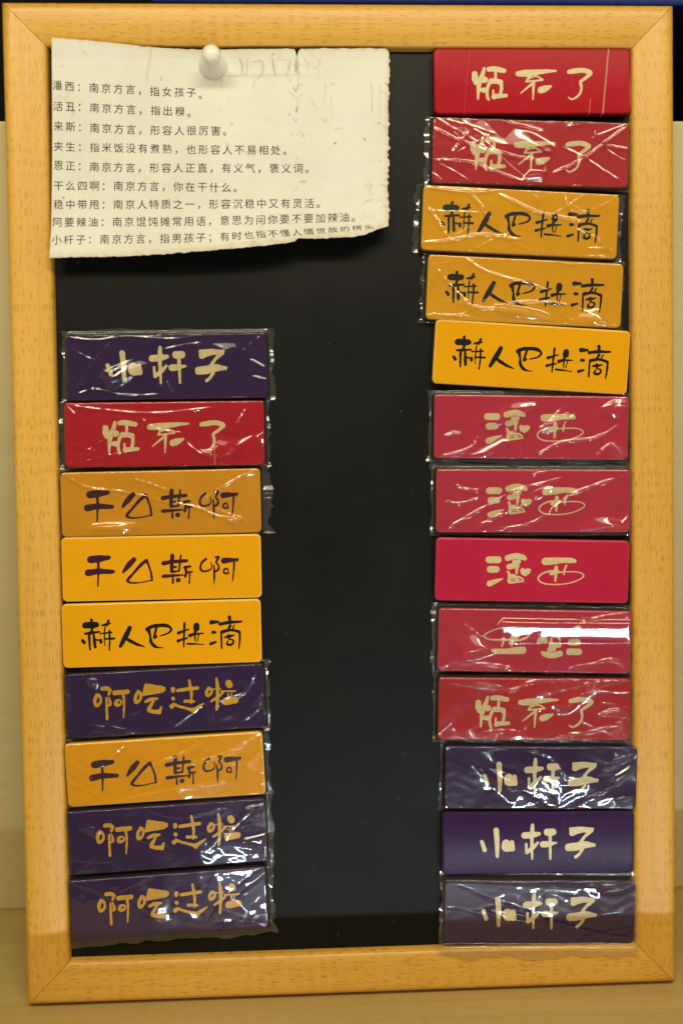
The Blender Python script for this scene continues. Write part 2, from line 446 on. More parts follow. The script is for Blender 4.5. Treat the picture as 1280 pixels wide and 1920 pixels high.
G['C'] = dict(o=(140, 1020), s=4.0, on='L4', st=[
    [(122, 118, 27), (180, 110, 27), (257, 102, 16)], [(178, 130, 11), (180, 190, 10), (178, 260, 7), (175, 318, 5)],
    [(103, 217, 26), (180, 205, 22), (287, 208, 16)],
    [(445, 116, 18), (415, 150, 22), (380, 190, 15), (365, 212, 8)],
    [(538, 122, 12), (500, 155, 13), (450, 210, 10), (402, 265, 11), (405, 283, 11), (440, 292, 7), (500, 288, 5), (555, 277, 5), (580, 272, 8)],
    [(540, 122, 12), (560, 170, 8), (575, 220, 9), (582, 268, 9)],
    [(668, 145, 17), (733, 133, 14), (840, 125, 13)], [(733, 88, 16), (730, 140, 14), (728, 205, 13)], [(797, 84, 7), (792, 130, 8), (783, 200, 8)],
    [(735, 175, 9), (762, 172, 8)], [(735, 208, 9), (782, 203, 7)], [(666, 242, 14), (737, 237, 11), (815, 232, 6)], [(737, 240, 8), (738, 292, 8)],
    [(776, 272, 17), (780, 270, 17)], [(828, 175, 12), (868, 168, 9)], [(832, 180, 11), (838, 215, 11), (830, 245, 9)], [(845, 212, 10), (885, 208, 5)],
    [(865, 210, 7), (860, 295, 6)],
    [(985, 112, 10), (955, 140, 9), (943, 175, 9), (957, 202, 9), (985, 203, 8), (1015, 193, 6), (1030, 168, 5), (1022, 140, 4)],
    [(1045, 160, 5), (1048, 220, 9), (1046, 300, 4)], [(1058, 100, 9), (1080, 98, 10), (1063, 135, 8), (1080, 163, 8), (1076, 192, 9), (1055, 208, 7)],
    [(1120, 125, 23), (1170, 120, 17), (1222, 116, 9)], [(1222, 106, 4), (1220, 134, 4)], [(1198, 125, 9), (1193, 200, 7), (1185, 280, 4)],
    [(1140, 183, 8), (1122, 190, 8), (1120, 214, 8), (1142, 222, 7), (1158, 216, 5)], [(1146, 185, 6), (1150, 205, 5)]], poly=[])
G['D'] = dict(o=(140, 1140), s=4.0, on='L5', st=[
    [(128, 88, 11), (130, 110, 10)], [(83, 130, 25), (130, 128, 24), (163, 125, 22)], [(80, 193, 9), (130, 185, 10), (185, 178, 8)],
    [(135, 150, 10), (125, 190, 10)], [(110, 195, 10), (112, 240, 10), (118, 312, 7)], [(60, 243, 11), (75, 260, 13)],
    [(143, 190, 8), (150, 240, 12), (155, 292, 12)], [(163, 236, 7), (177, 241, 8)],
    [(255, 96, 10), (245, 130, 8)], [(210, 131, 8), (240, 122, 9), (270, 115, 6)], [(232, 130, 5), (225, 190, 6), (228, 280, 4)],
    [(195, 193, 6), (280, 182, 7)], [(262, 170, 8), (265, 230, 7), (262, 315, 6)], [(196, 242, 12), (200, 258, 11)], [(225, 233, 7), (298, 228, 9)],
    [(415, 148, 16), (385, 210, 20), (345, 287, 13)], [(382, 225, 11), (420, 248, 13), (470, 272, 11), (526, 291, 4)],
    [(543, 160, 14), (580, 140, 14), (640, 130, 14), (690, 132, 14), (720, 148, 10), (724, 165, 9), (700, 190, 7), (640, 210, 4)],
    [(556, 165, 14), (568, 210, 9), (575, 255, 13), (600, 285, 12), (630, 296, 7), (665, 297, 3)],
    [(612, 152, 9), (605, 185, 9), (600, 220, 12)], [(600, 222, 11), (617, 212, 7)],
    [(825, 112, 9), (822, 170, 9), (819, 290, 6)], [(780, 187, 13), (815, 172, 8), (857, 159, 5)], [(777, 246, 12), (815, 232, 8), (848, 225, 6)],
    [(914, 130, 22), (914, 152, 24)], [(905, 180, 12), (900, 195, 9)], [(865, 206, 14), (900, 195, 9), (968, 190, 5)],
    [(903, 205, 7), (905, 246, 5)], [(930, 205, 5), (922, 250, 4)], [(847, 268, 9), (920, 270, 6), (972, 274, 3)],
    [(1027, 108, 17), (1075, 103, 10)], [(1038, 182, 13), (1054, 182, 11)], [(1022, 268, 12), (1060, 255, 8)],
    [(1160, 68, 14), (1165, 100, 8)], [(1090, 121, 12), (1160, 108, 13), (1250, 101, 8)], [(1167, 132, 10), (1152, 158, 9)], [(1197, 130, 6), (1185, 160, 5)],
    [(1100, 185, 8), (1103, 300, 7)], [(1107, 180, 14), (1170, 165, 10), (1230, 177, 11), (1238, 192, 9)], [(1238, 190, 9), (1238, 240, 8), (1232, 305, 4)],
    [(1130, 219, 9), (1170, 210, 10), (1200, 203, 5)], [(1155, 207, 11), (1160, 232, 9)],
    [(1150, 245, 6), (1143, 270, 9), (1170, 276, 10), (1190, 262, 8), (1188, 240, 7), (1165, 236, 5)]], poly=[])
G['E'] = dict(o=(890, 1020), s=1280 / 220, on='R8', st=[
    [(150, 172, 36), (252, 172, 37)], [(165, 277, 37), (232, 276, 35)], [(157, 432, 32), (220, 407, 24), (300, 380, 7)],
    [(355, 152, 32), (440, 132, 33), (515, 145, 30), (545, 160, 20)], [(425, 195, 22), (478, 192, 22)], [(440, 215, 38), (455, 240, 26)],
    [(455, 250, 18), (451, 322, 11)], [(370, 248, 30), (415, 240, 28)], [(358, 303, 13), (372, 335, 14), (365, 400, 13)]],
    poly=[[(492, 285), (510, 265), (545, 278), (580, 267), (606, 282), (594, 318), (545, 348), (505, 325)],
          [(372, 345), (395, 332), (430, 333), (442, 350), (480, 352), (515, 370), (533, 408), (450, 420), (370, 430), (352, 400)]],
    neg=[[(388, 381, 5), (438, 380, 4)], [(468, 372, 5), (505, 386, 5)], [(390, 402, 4), (438, 401, 5)], [(468, 397, 4), (505, 396, 4)]])
G['E']['st'] += [[(765, 190, 40), (850, 185, 38), (950, 178, 30), (1050, 180, 28), (1088, 188, 17)],
    [(883, 252, 18), (880, 300, 20), (873, 404, 9)], [(830, 322, 20), (880, 302, 26), (905, 298, 14)], [(995, 232, 9), (975, 280, 10), (968, 334, 7)],
    [(905, 310, 7), (1000, 303, 6), (1100, 304, 6), (1160, 320, 6), (1183, 350, 6), (1140, 385, 6), (1050, 420, 6), (950, 438, 6), (850, 441, 6), (760, 433, 7), (703, 405, 8), (688, 370, 8), (720, 330, 9), (780, 303, 9), (835, 292, 8)]]
G['F'] = dict(o=(160, 1640), s=4.0, on='L9', st=[
    [(120, 193, 13), (105, 225, 13), (106, 255, 13), (120, 270, 13), (142, 254, 10), (150, 225, 9), (135, 198, 12), (120, 193, 13)],
    [(160, 146, 15), (200, 145, 15), (218, 158, 12)], [(216, 160, 11), (207, 188, 9)], [(190, 215, 8), (193, 290, 9), (197, 370, 10)],
    [(205, 208, 6), (215, 230, 8), (220, 258, 11), (207, 270, 7)],
    [(250, 176, 17), (345, 165, 17)], [(315, 185, 10), (322, 250, 8), (318, 352, 6)],
    [(264, 236, 12), (258, 256, 13), (275, 266, 12), (297, 258, 8), (302, 238, 7), (285, 228, 8), (264, 236, 12)],
    [(425, 163, 12), (407, 200, 12), (408, 238, 14), (430, 232, 11), (445, 205, 10), (440, 172, 12), (425, 163, 12)],
    [(482, 237, 10), (515, 221, 14), (566, 212, 10)], [(540, 228, 9), (508, 285, 14)], [(506, 300, 15), (540, 309, 15), (578, 310, 17)], [(597, 276, 8), (586, 318, 12)],
    [(684, 140, 16), (683, 154, 14)], [(686, 209, 14), (688, 211, 14)], [(680, 272, 7), (692, 256, 11), (750, 272, 9), (825, 290, 12)], [(834, 298, 14), (868, 272, 12), (912, 242, 4)],
    [(720, 150, 13), (790, 138, 13), (865, 129, 13)], [(804, 72, 8), (815, 130, 11), (822, 190, 10), (817, 246, 5)], [(775, 228, 13), (840, 228, 9)],
    [(950, 130, 12), (932, 160, 12), (942, 183, 12), (965, 168, 10), (972, 140, 9), (950, 130, 12)],
    [(1006, 58, 9), (1015, 120, 13), (1015, 200, 12), (1010, 285, 9)], [(975, 137, 5), (1035, 130, 6)], [(970, 224, 8), (1020, 190, 11), (1056, 160, 7)],
    [(1097, 90, 25), (1105, 103, 23)], [(1045, 150, 6), (1145, 147, 6)], [(1095, 165, 5), (1095, 195, 5)], [(1120, 165, 4), (1118, 190, 4)],
    [(1076, 226, 26), (1148, 214, 24)]],
    poly=[[(478, 105), (520, 110), (600, 122), (625, 130), (625, 148), (600, 166), (520, 180), (463, 192), (458, 178)], [(812, 288), (838, 278), (850, 306), (836, 316)], [(660, 266), (690, 244), (700, 262), (676, 284)]])

# ------------------------------------------------------------------ magnets
MW, MH, MT = .0894, .0290, .0053          # slab size
FACE = PANEL_W + MT
MAG = {  # centre on the board, turn, print, lettering, ink, wrapper margins in mm (left, top, right, bottom)
 'L1': (-.0806, .2894, .23, M_PUR, 'B', I_CREAM, (2.4, 2.6, 2.8, .8)),
 'L2': (-.0823, .2593, .04, M_RED, 'A', I_CREAM, (2.8, .9, 2.2, .9)),
 'L3': (-.0845, .2285, .45, M_AMB, 'C', I_PLUM, (1.2, 1.6, 4.2, .8)),
 'L4': (-.0848, .1991, .10, M_YEL, 'C', I_PLUM, None),
 'L5': (-.0853, .1693, .45, M_YEL, 'D', I_BLACK, None),
 'L6': (-.0844, .1386, 1.98, M_PUR, 'F', I_GOLD, (1.2, 1.2, 2.4, 1.2)),
 'L7': (-.0851, .1072, 2.27, M_YEL, 'C', I_PLUM, (1.4, 1.2, 2.4, 1.2)),
 'L8': (-.0846, .0762, 2.42, M_PUR, 'F', I_GOLD, (1.4, 1.2, 2.8, 1.2)),
 'L9': (-.0847, .0446, 2.46, M_PUR, 'F', I_GOLD, (1.3, .9, 2.8, 3.8)),
 'R1': (.0853, .4157, .05, M_SCR, 'A', I_CREAM, None),
 'R2': (.0843, .3839, -1.73, M_RED, 'A', I_CREAM, (2.9, 1.2, 1.4, 1.0)),
 'R3': (.0793, .3529, -3.03, M_YWR, 'D', I_BLACK, (2.9, .9, 2.9, 1.2)),
 'R4': (.0811, .3218, -3.08, M_YWR, 'D', I_BLACK, (2.2, 1.2, 1.4, 1.4)),
 'R5': (.0840, .2921, -4.01, M_YEL, 'D', I_BLACK, None),
 'R6': (.0837, .2602, -1.32, M_CRIM, 'E', I_CREAM, (2.0, 2.3, 1.0, 1.9)),
 'R7': (.0843, .2266, -1.02, M_CRIM, 'E', I_CREAM, (2.0, 2.8, 1.6, 1.6)),
 'R8': (.0837, .1947, -2.04, M_CRIM, 'E', I_CREAM, None),
 'R9': (.0845, .1622, -2.17, M_CRIM, 'E', I_CREAM, (2.4, 2.2, 1.0, 1.2)),
 'R10': (.0842, .1306, -1.68, M_RED, 'A', I_CREAM, (1.9, 1.0, 1.2, 1.9)),
 'R11': (.0870, .0986, -1.75, M_PUR, 'B', I_CREAM, (1.8, 1.4, 1.0, 1.8)),
 'R12': (.0855, .0681, -1.19, M_PUR, 'B', I_CREAM, None),
 'R13': (.0859, .0354, -2.00, M_PUR, 'B', I_CREAM, (2.0, 4.0, 1.2, 5.6)),
}
LABEL = {
 'L1': 'purple plastic-wrapped magnet with cream characters, topmost in the left column',
 'L2': 'red plastic-wrapped magnet, the only red one in the left column',
 'L3': 'amber plastic-wrapped magnet directly under the red magnet of the left column',
 'L4': 'bare unwrapped yellow magnet with four plum characters in the left column',
 'L5': 'bare yellow magnet with black characters between a yellow and a purple magnet',
 'L6': 'purple wrapped magnet with gold characters sandwiched between two yellow magnets',
 'L7': 'yellow wrapped magnet with plum characters sandwiched between two purple magnets',
 'L8': 'purple wrapped magnet with gold characters and white glints at its right end',
 'L9': 'purple wrapped magnet with gold characters, lowest of the left column',
 'R1': 'bare scratched red magnet in the top right corner of the frame',
 'R2': 'red wrapped magnet between the bare scratched red one and a yellow one',
 'R3': 'yellow wrapped magnet with black characters directly below a red wrapped magnet',
 'R4': 'yellow wrapped magnet with black characters lying directly above the tilted bare yellow magnet',
 'R5': 'bare yellow magnet with black characters tilted in the right column',
 'R6': 'crimson wrapped magnet directly below the tilted bare yellow magnet',
 'R7': 'crimson wrapped magnet with diagonal creases directly above the bare crimson magnet',
 'R8': 'bare unwrapped crimson magnet with two cream characters in the right column',
 'R9': 'crimson wrapped magnet stuck upside down under a long white strip reflection',
 'R10': 'red wrapped magnet directly above the three purple magnets of the right column',
 'R11': 'purple wrapped magnet with cream characters between a red and a bare purple magnet',
 'R12': 'bare unwrapped purple magnet with three cream characters, second from the bottom right',
 'R13': 'purple wrapped magnet at the bottom right, its clear film overlapping the wooden rail',
}
def mframe(n):
    u, v_, a = MAG[n][:3]
    return np.array([u, v_]), math.radians(a)
def to_local(n, px, py, h=FACE):
    c, a = mframe(n)
    p = un(px, py, h)[..., :2] - c
    return np.stack([p[..., 0] * math.cos(a) + p[..., 1] * math.sin(a), -p[..., 0] * math.sin(a) + p[..., 1] * math.cos(a)], -1)

def rounded_slab():
    r, b = .0022, .0009
    lev = [(0, .0004, ), (.0006, 0), (MT - b, 0), (MT - b * .62, b * .10), (MT - b * .29, b * .32), (MT - b * .08, b * .62), (MT, b)]
    vs, fs = [], []
    nc = 8
    N = 4 * (nc + 1)
    for z, ins in lev:
        hw, hh, rr = MW / 2 - ins, MH / 2 - ins, r - ins * .6
        for q, (cx, cy) in enumerate(((1, 1), (-1, 1), (-1, -1), (1, -1))):
            for k in range(nc + 1):
                a = math.pi / 2 * (q + k / nc)
                vs.append((cx * (hw - rr) + rr * math.cos(a), cy * (hh - rr) + rr * math.sin(a), z))
    for l in range(len(lev) - 1):
        for i in range(N):
            j = (i + 1) % N
            fs.append((l * N + i, l * N + j, (l + 1) * N + j, (l + 1) * N + i))
    fs.append(tuple((len(lev) - 1) * N + i for i in range(N)))
    fs.append(tuple(N - 1 - i for i in range(N)))
    return vs, fs
SV, SF = rounded_slab()

GM = {}
for k, g in G.items():
    pts = np.array([p for s in g['st'] for p in s] + [(*q, 5) for P in g['poly'] for q in P])
    x0, y0 = pts[:, 0].min() - 50, pts[:, 1].min() - 50
    x1, y1 = pts[:, 0].max() + 50, pts[:, 1].max() + 50
    st = 3.2 if g['s'] < 4.5 else 3.8
    xs, ys = np.arange(x0, x1, st), np.arange(y0, y1, st)
    X, Y = np.meshgrid(xs, ys)
    D = sdf_strokes(X, Y, g['st'])
    for P in g['poly']: D = np.minimum(D, sdf_poly(X, Y, P) - 4)
    for nst in g.get('neg', []): D = np.maximum(D, -sdf_strokes(X, Y, [nst]))
    D = D + .6 * np.sin(X * .09 + 1.7 * np.sin(Y * .07)) + .5 * np.sin(Y * .11 + X * .05)
    D = np.where(np.abs(D) < 1e-6, 1e-6, D)
    V, F = march(xs, ys, D)
    L = to_local(g['on'], g['o'][0] + V[:, 0] / g['s'], g['o'][1] + V[:, 1] / g['s'])
    me = bpy.data.meshes.new('lettering')
    me.from_pydata([(float(a), float(b), MT + .00004) for a, b in L], [], [list(reversed(q)) for q in F])
    me.update()
    GM[k] = me
LET = {}
def lettering(k, inkm, parent, flip=False):
    if (k, inkm.name) not in LET:
        me = GM[k].copy(); me.materials.clear(); me.materials.append(inkm); LET[(k, inkm.name)] = me
    o = bpy.data.objects.new('lettering', LET[(k, inkm.name)]); COL.objects.link(o)
    o.parent = parent
    if flip: o.matrix_basis = Rz(math.pi)
    return o

# creases and facets of each wrapper as they lie on it: (crop, 'r' ridge / 'p' facet turned to a lamp, points, strength)
CROP = dict(a=(0, 560, .421875), b=(0, 960, .421875), c=(0, 1360, .421875), e=(740, 440, .421875), g=(740, 840, .421875), h=(740, 1240, .421875), k=(740, 1480, .421875), t=(640, 0, .5))
FOLDS = {
 'L1': [('a', 'r', [(300, 172), (420, 185), (560, 168), (760, 180), (920, 160)], .5), ('a', 'r', [(400, 392), (520, 305), (700, 235), (870, 200), (940, 215)], .5),
        ('a', 'pc', [(470, 345), (560, 280), (700, 232), (730, 262), (620, 330), (500, 385)], .8), ('a', 'pc', [(950, 205), (1050, 185), (1065, 225), (990, 260)], .8),
        ('a', 'r', [(690, 330), (722, 405)], .7), ('a', 'r', [(738, 365), (775, 432)], .7), ('a', 'r', [(1110, 270), (1180, 310)], .9), ('a', 'r', [(1120, 345), (1185, 362)], .9), ('a', 'r', [(310, 440), (420, 405), (560, 430), (760, 425)], .6)],
 'L2': [('a', 'r', [(300, 480), (335, 520)], 1), ('a', 'r', [(310, 470), (400, 488), (700, 510), (1040, 470)], .6), ('a', 'r', [(1100, 480), (1040, 575)], .8),
        ('a', 'r', [(800, 600), (850, 660), (920, 700), (1010, 680), (1150, 590)], .8), ('a', 'pk', [(905, 680), (935, 680), (925, 705)], 1), ('a', 'pc', [(960, 620), (1140, 600), (1010, 680), (930, 690)], .7),
        ('a', 'pk', [(1150, 620), (1175, 600), (1172, 690)], 1), ('a', 'r', [(610, 520), (700, 580), (830, 600)], .6)],
 'L3': [('a', 'r', [(285, 785), (390, 840), (560, 860), (740, 905)], .7), ('a', 'r', [(740, 905), (880, 930), (960, 965), (1040, 975), (1060, 990)], 1), ('a', 'pk', [(1010, 985), (1060, 975), (1040, 1005)], 1),
        ('a', 'pc', [(420, 1015), (590, 985), (650, 1000), (540, 1025)], 1), ('a', 'r', [(580, 800), (660, 820), (760, 860)], .6), ('a', 'r', [(950, 930), (1100, 990)], .7)],
 'L6': [('b', 'pc', [(395, 745), (420, 725), (440, 750), (415, 770)], 1), ('b', 'r', [(1140, 700), (1085, 800), (1000, 835), (950, 865)], 1), ('b', 'pk', [(1125, 855), (1165, 815), (1170, 872)], 1),
        ('b', 'pc', [(385, 940), (500, 940), (620, 962), (560, 985), (430, 965)], .8), ('b', 'pc', [(950, 965), (1060, 940), (1160, 950), (1050, 970)], .8), ('b', 'r', [(300, 720), (400, 715), (620, 690), (850, 690)], .6), ('b', 'r', [(300, 790), (310, 880)], 1)],
 'L7': [('c', 'r', [(885, 80), (830, 115), (700, 170), (640, 220)], .8), ('c', 'r', [(868, 48), (866, 78)], 1), ('c', 'r', [(1080, 90), (960, 140), (840, 165)], .8), ('c', 'r', [(1170, 120), (1140, 140), (1100, 182), (1160, 190)], 1),
        ('c', 'pk', [(1158, 215), (1172, 210), (1168, 235)], 1), ('c', 'pk', [(1158, 265), (1172, 262), (1168, 285)], 1), ('c', 'r', [(520, 335), (660, 305), (860, 268), (1000, 250)], .6)],
 'L8': [('c', 'r', [(315, 412), (430, 468)], .6), ('c', 'pc', [(330, 425), (420, 455), (425, 475), (345, 440)], .7), ('c', 'pk', [(1085, 505), (1180, 482), (1165, 555), (1120, 530)], 1),
        ('c', 'pk', [(1090, 370), (1185, 342), (1140, 390)], 1), ('c', 'pk', [(1130, 410), (1160, 395), (1155, 425)], 1), ('c', 'r', [(365, 648), (430, 638)], .8), ('c', 'r', [(640, 370), (800, 410), (1000, 365)], .6), ('c', 'r', [(1080, 500), (1180, 590)], .7)],
 'L9': [('c', 'r', [(1190, 632), (1184, 700)], 1), ('c', 'r', [(330, 690), (600, 668), (860, 650), (1150, 632)], .5), ('c', 'r', [(1100, 690), (1180, 640)], .5), ('c', 'pk', [(328, 985), (345, 978), (340, 1010)], 1)],
 'R2': [('t', 'r', [(420, 436), (560, 438), (640, 465), (745, 492)], 1), ('t', 'pk', [(848, 478), (880, 462), (908, 455), (895, 470)], 1), ('t', 'r', [(470, 500), (440, 540), (415, 575)], .8),
        ('t', 'pk', [(675, 680), (710, 648), (750, 650), (765, 690)], 1), ('t', 'r', [(790, 650), (900, 600), (1075, 470)], .8), ('t', 'r', [(540, 560), (660, 590), (740, 610), (790, 690)], .9),
        ('t', 'r', [(345, 480), (420, 520), (560, 570)], .7), ('t', 'r', [(350, 600), (480, 610), (560, 640), (680, 680)], .8), ('t', 'r', [(940, 480), (980, 540), (1075, 560)], .6), ('t', 'pc', [(560, 450), (700, 500), (780, 560), (640, 560)], .6)],
 'R3': [('t', 'r', [(465, 712), (520, 770), (560, 830)], 1), ('t', 'r', [(590, 728), (740, 798), (880, 828), (905, 855)], 1), ('t', 'r', [(838, 740), (860, 785), (925, 800)], 1), ('t', 'r', [(320, 770), (380, 860), (420, 930)], .7),
        ('t', 'r', [(300, 910), (420, 900), (520, 880), (680, 900)], .8), ('t', 'r', [(880, 860), (960, 900), (1020, 960)], .8), ('t', 'r', [(310, 700), (470, 720), (600, 712)], .7), ('t', 'pk', [(850, 770), (880, 785), (865, 795)], 1)],
 'R4': [('e', 'r', [(300, 95), (400, 160), (560, 210), (690, 250)], .7), ('e', 'r', [(715, 112), (760, 128), (830, 130)], 1), ('e', 'pk', [(450, 322), (560, 330), (660, 350), (740, 392), (600, 378), (480, 350)], .9),
        ('e', 'r', [(440, 320), (600, 345), (740, 395)], 1), ('e', 'r', [(280, 300), (420, 330), (560, 300), (740, 310), (900, 360)], .8), ('e', 'r', [(170, 130), (250, 230), (350, 330)], .6), ('e', 'pc', [(760, 330), (900, 340), (940, 390), (820, 390)], .7)],
 'R6': [('e', 'r', [(740, 770), (680, 840), (640, 900)], .9), ('e', 'r', [(800, 800), (720, 850), (660, 880)], 1), ('e', 'pk', [(640, 860), (720, 820), (770, 800), (720, 870), (660, 905)], .8), ('e', 'pk', [(905, 772), (975, 742), (960, 775)], 1),
        ('e', 'r', [(215, 900), (260, 880), (300, 888)], .9), ('e', 'r', [(375, 890), (330, 950), (205, 985)], 1), ('e', 'r', [(620, 985), (690, 945), (760, 920), (900, 900), (1000, 842)], 1), ('e', 'r', [(880, 995), (960, 932), (1035, 992)], 1),
        ('e', 'pc', [(350, 978), (480, 905), (500, 920), (400, 980)], 1), ('e', 'pc', [(830, 790), (980, 730), (1040, 760), (980, 800)], .8), ('e', 'pc', [(330, 790), (500, 740), (620, 760), (420, 860)], .6)],
 'R7': [('g', 'r', [(215, 368), (320, 305), (440, 240), (540, 185), (640, 160), (760, 128)], 1), ('g', 'r', [(340, 362), (520, 270), (680, 190)], .9), ('g', 'r', [(380, 372), (560, 345), (650, 310), (780, 210), (900, 160), (1050, 118)], .9),
        ('g', 'r', [(195, 98), (290, 175), (400, 190)], .7), ('g', 'r', [(220, 240), (300, 245), (380, 220)], .8), ('g', 'pk', [(1012, 330), (1030, 308), (1028, 322)], 1), ('g', 'pc', [(440, 250), (640, 165), (700, 180), (520, 270)], .7), ('g', 'pc', [(700, 330), (900, 300), (1030, 350), (800, 372)], .6), ('g', 'r', [(600, 130), (640, 110), (680, 100)], .8)],
 'R9': [('g', 'ps', [(455, 790), (480, 765), (700, 770), (1050, 772), (1050, 866), (700, 862), (540, 872), (505, 850), (470, 838)], 1), ('g', 'r', [(215, 722), (330, 790), (430, 850), (560, 850), (640, 825)], 1), ('g', 'r', [(800, 735), (850, 765), (930, 748), (1000, 742), (1050, 752)], 1),
        ('g', 'r', [(275, 905), (285, 950), (420, 962), (500, 975), (575, 1002)], 1), ('g', 'r', [(770, 972), (870, 962), (940, 940), (985, 945), (1012, 970)], 1), ('g', 'pc', [(220, 740), (330, 810), (430, 890), (300, 930), (260, 850)], .7)],
 'R10': [('h', 'r', [(365, 90), (440, 105), (520, 127), (600, 92), (700, 80), (810, 74)], 1), ('h', 'r', [(745, 125), (870, 97), (960, 92), (1035, 82)], 1), ('h', 'r', [(378, 322), (440, 308), (540, 312), (592, 342)], 1), ('h', 'pk', [(915, 232), (955, 215), (1000, 212), (1040, 248), (980, 235)], .9),
         ('h', 'r', [(690, 345), (760, 325), (870, 312), (1005, 275), (965, 330), (1045, 322)], 1), ('h', 'pc', [(640, 180), (800, 120), (900, 110), (760, 210)], .6), ('h', 'pk', [(395, 325), (445, 318), (440, 335)], 1), ('h', 'r', [(720, 235), (790, 180), (860, 130)], .7)],
 'R11': [('h', 'r', [(225, 388), (370, 480), (470, 540), (560, 582), (690, 658), (760, 662), (850, 610), (950, 560), (1060, 480)], 1), ('h', 'pk', [(722, 552), (760, 538), (850, 540), (770, 560)], 1), ('h', 'r', [(940, 450), (1000, 432), (1072, 408)], 1), ('h', 'pk', [(980, 618), (1010, 602), (1072, 605), (1025, 638)], 1),
         ('h', 'pk', [(960, 520), (1040, 470), (1060, 478), (985, 545)], .9), ('h', 'r', [(900, 500), (980, 505)], .8), ('h', 'r', [(920, 480), (1000, 470)], .8), ('h', 'pc', [(270, 400), (400, 440), (560, 540), (520, 580), (380, 480)], .9), ('h', 'r', [(690, 600), (720, 640)], .8), ('h', 'r', [(580, 390), (700, 430), (760, 520)], .6)],
 'R13': [('k', 'r', [(245, 420), (330, 450), (400, 485), (500, 520), (600, 548)], 1.2), ('k', 'pk', [(918, 462), (960, 450), (1060, 438), (985, 465)], 1), ('k', 'r', [(900, 448), (940, 430), (1000, 435)], 1), ('k', 'r', [(225, 390), (380, 405), (560, 382), (760, 370), (1000, 362)], 1),
         ('k', 'r', [(400, 412), (600, 418), (800, 426), (1055, 428)], 1), ('k', 'r', [(240, 700), (380, 692), (540, 716), (760, 700), (900, 688), (1060, 690)], 1), ('k', 'r', [(815, 735), (850, 742), (900, 745)], 1), ('k', 'pc', [(260, 450), (380, 500), (520, 560), (640, 590), (480, 580), (320, 520)], .8), ('k', 'r', [(470, 575), (700, 590), (900, 640), (1050, 660)], .7), ('k', 'pk', [(380, 690), (410, 686), (405, 696)], 1)],
}
def vnoise(n, seed):
    """smooth 1-d noise"""
    r = np.random.default_rng(seed)
    x = np.linspace(0, 1, n)
    s = np.zeros(n)
    for fr, am in ((2, 1), (5, .6), (11, .25)):
        s += am * np.sin(2 * np.pi * (fr * x + r.random()) + 2 * np.sin(2 * np.pi * (fr * .37 * x + r.random())))
    return s / 2
def slope_to(n, lx, ly, target, roll=0.0):
    """surface slope (local) at a point of magnet n that mirrors the lamp at target into the lens"""
    c, a = mframe(n)
    ub = np.array([c[0] + lx * math.cos(a) - ly * math.sin(a), c[1] + lx * math.sin(a) + ly * math.cos(a), FACE + .001])
    lam = np.asarray(target) @ B
    h = (lam - ub) / np.linalg.norm(lam - ub) + (CB - ub) / np.linalg.norm(CB - ub)
    sb = np.array([-h[0] / h[2], -h[1] / h[2]])
    return np.array([sb[0] * math.cos(a) + sb[1] * math.sin(a), -sb[0] * math.sin(a) + sb[1] * math.cos(a)])

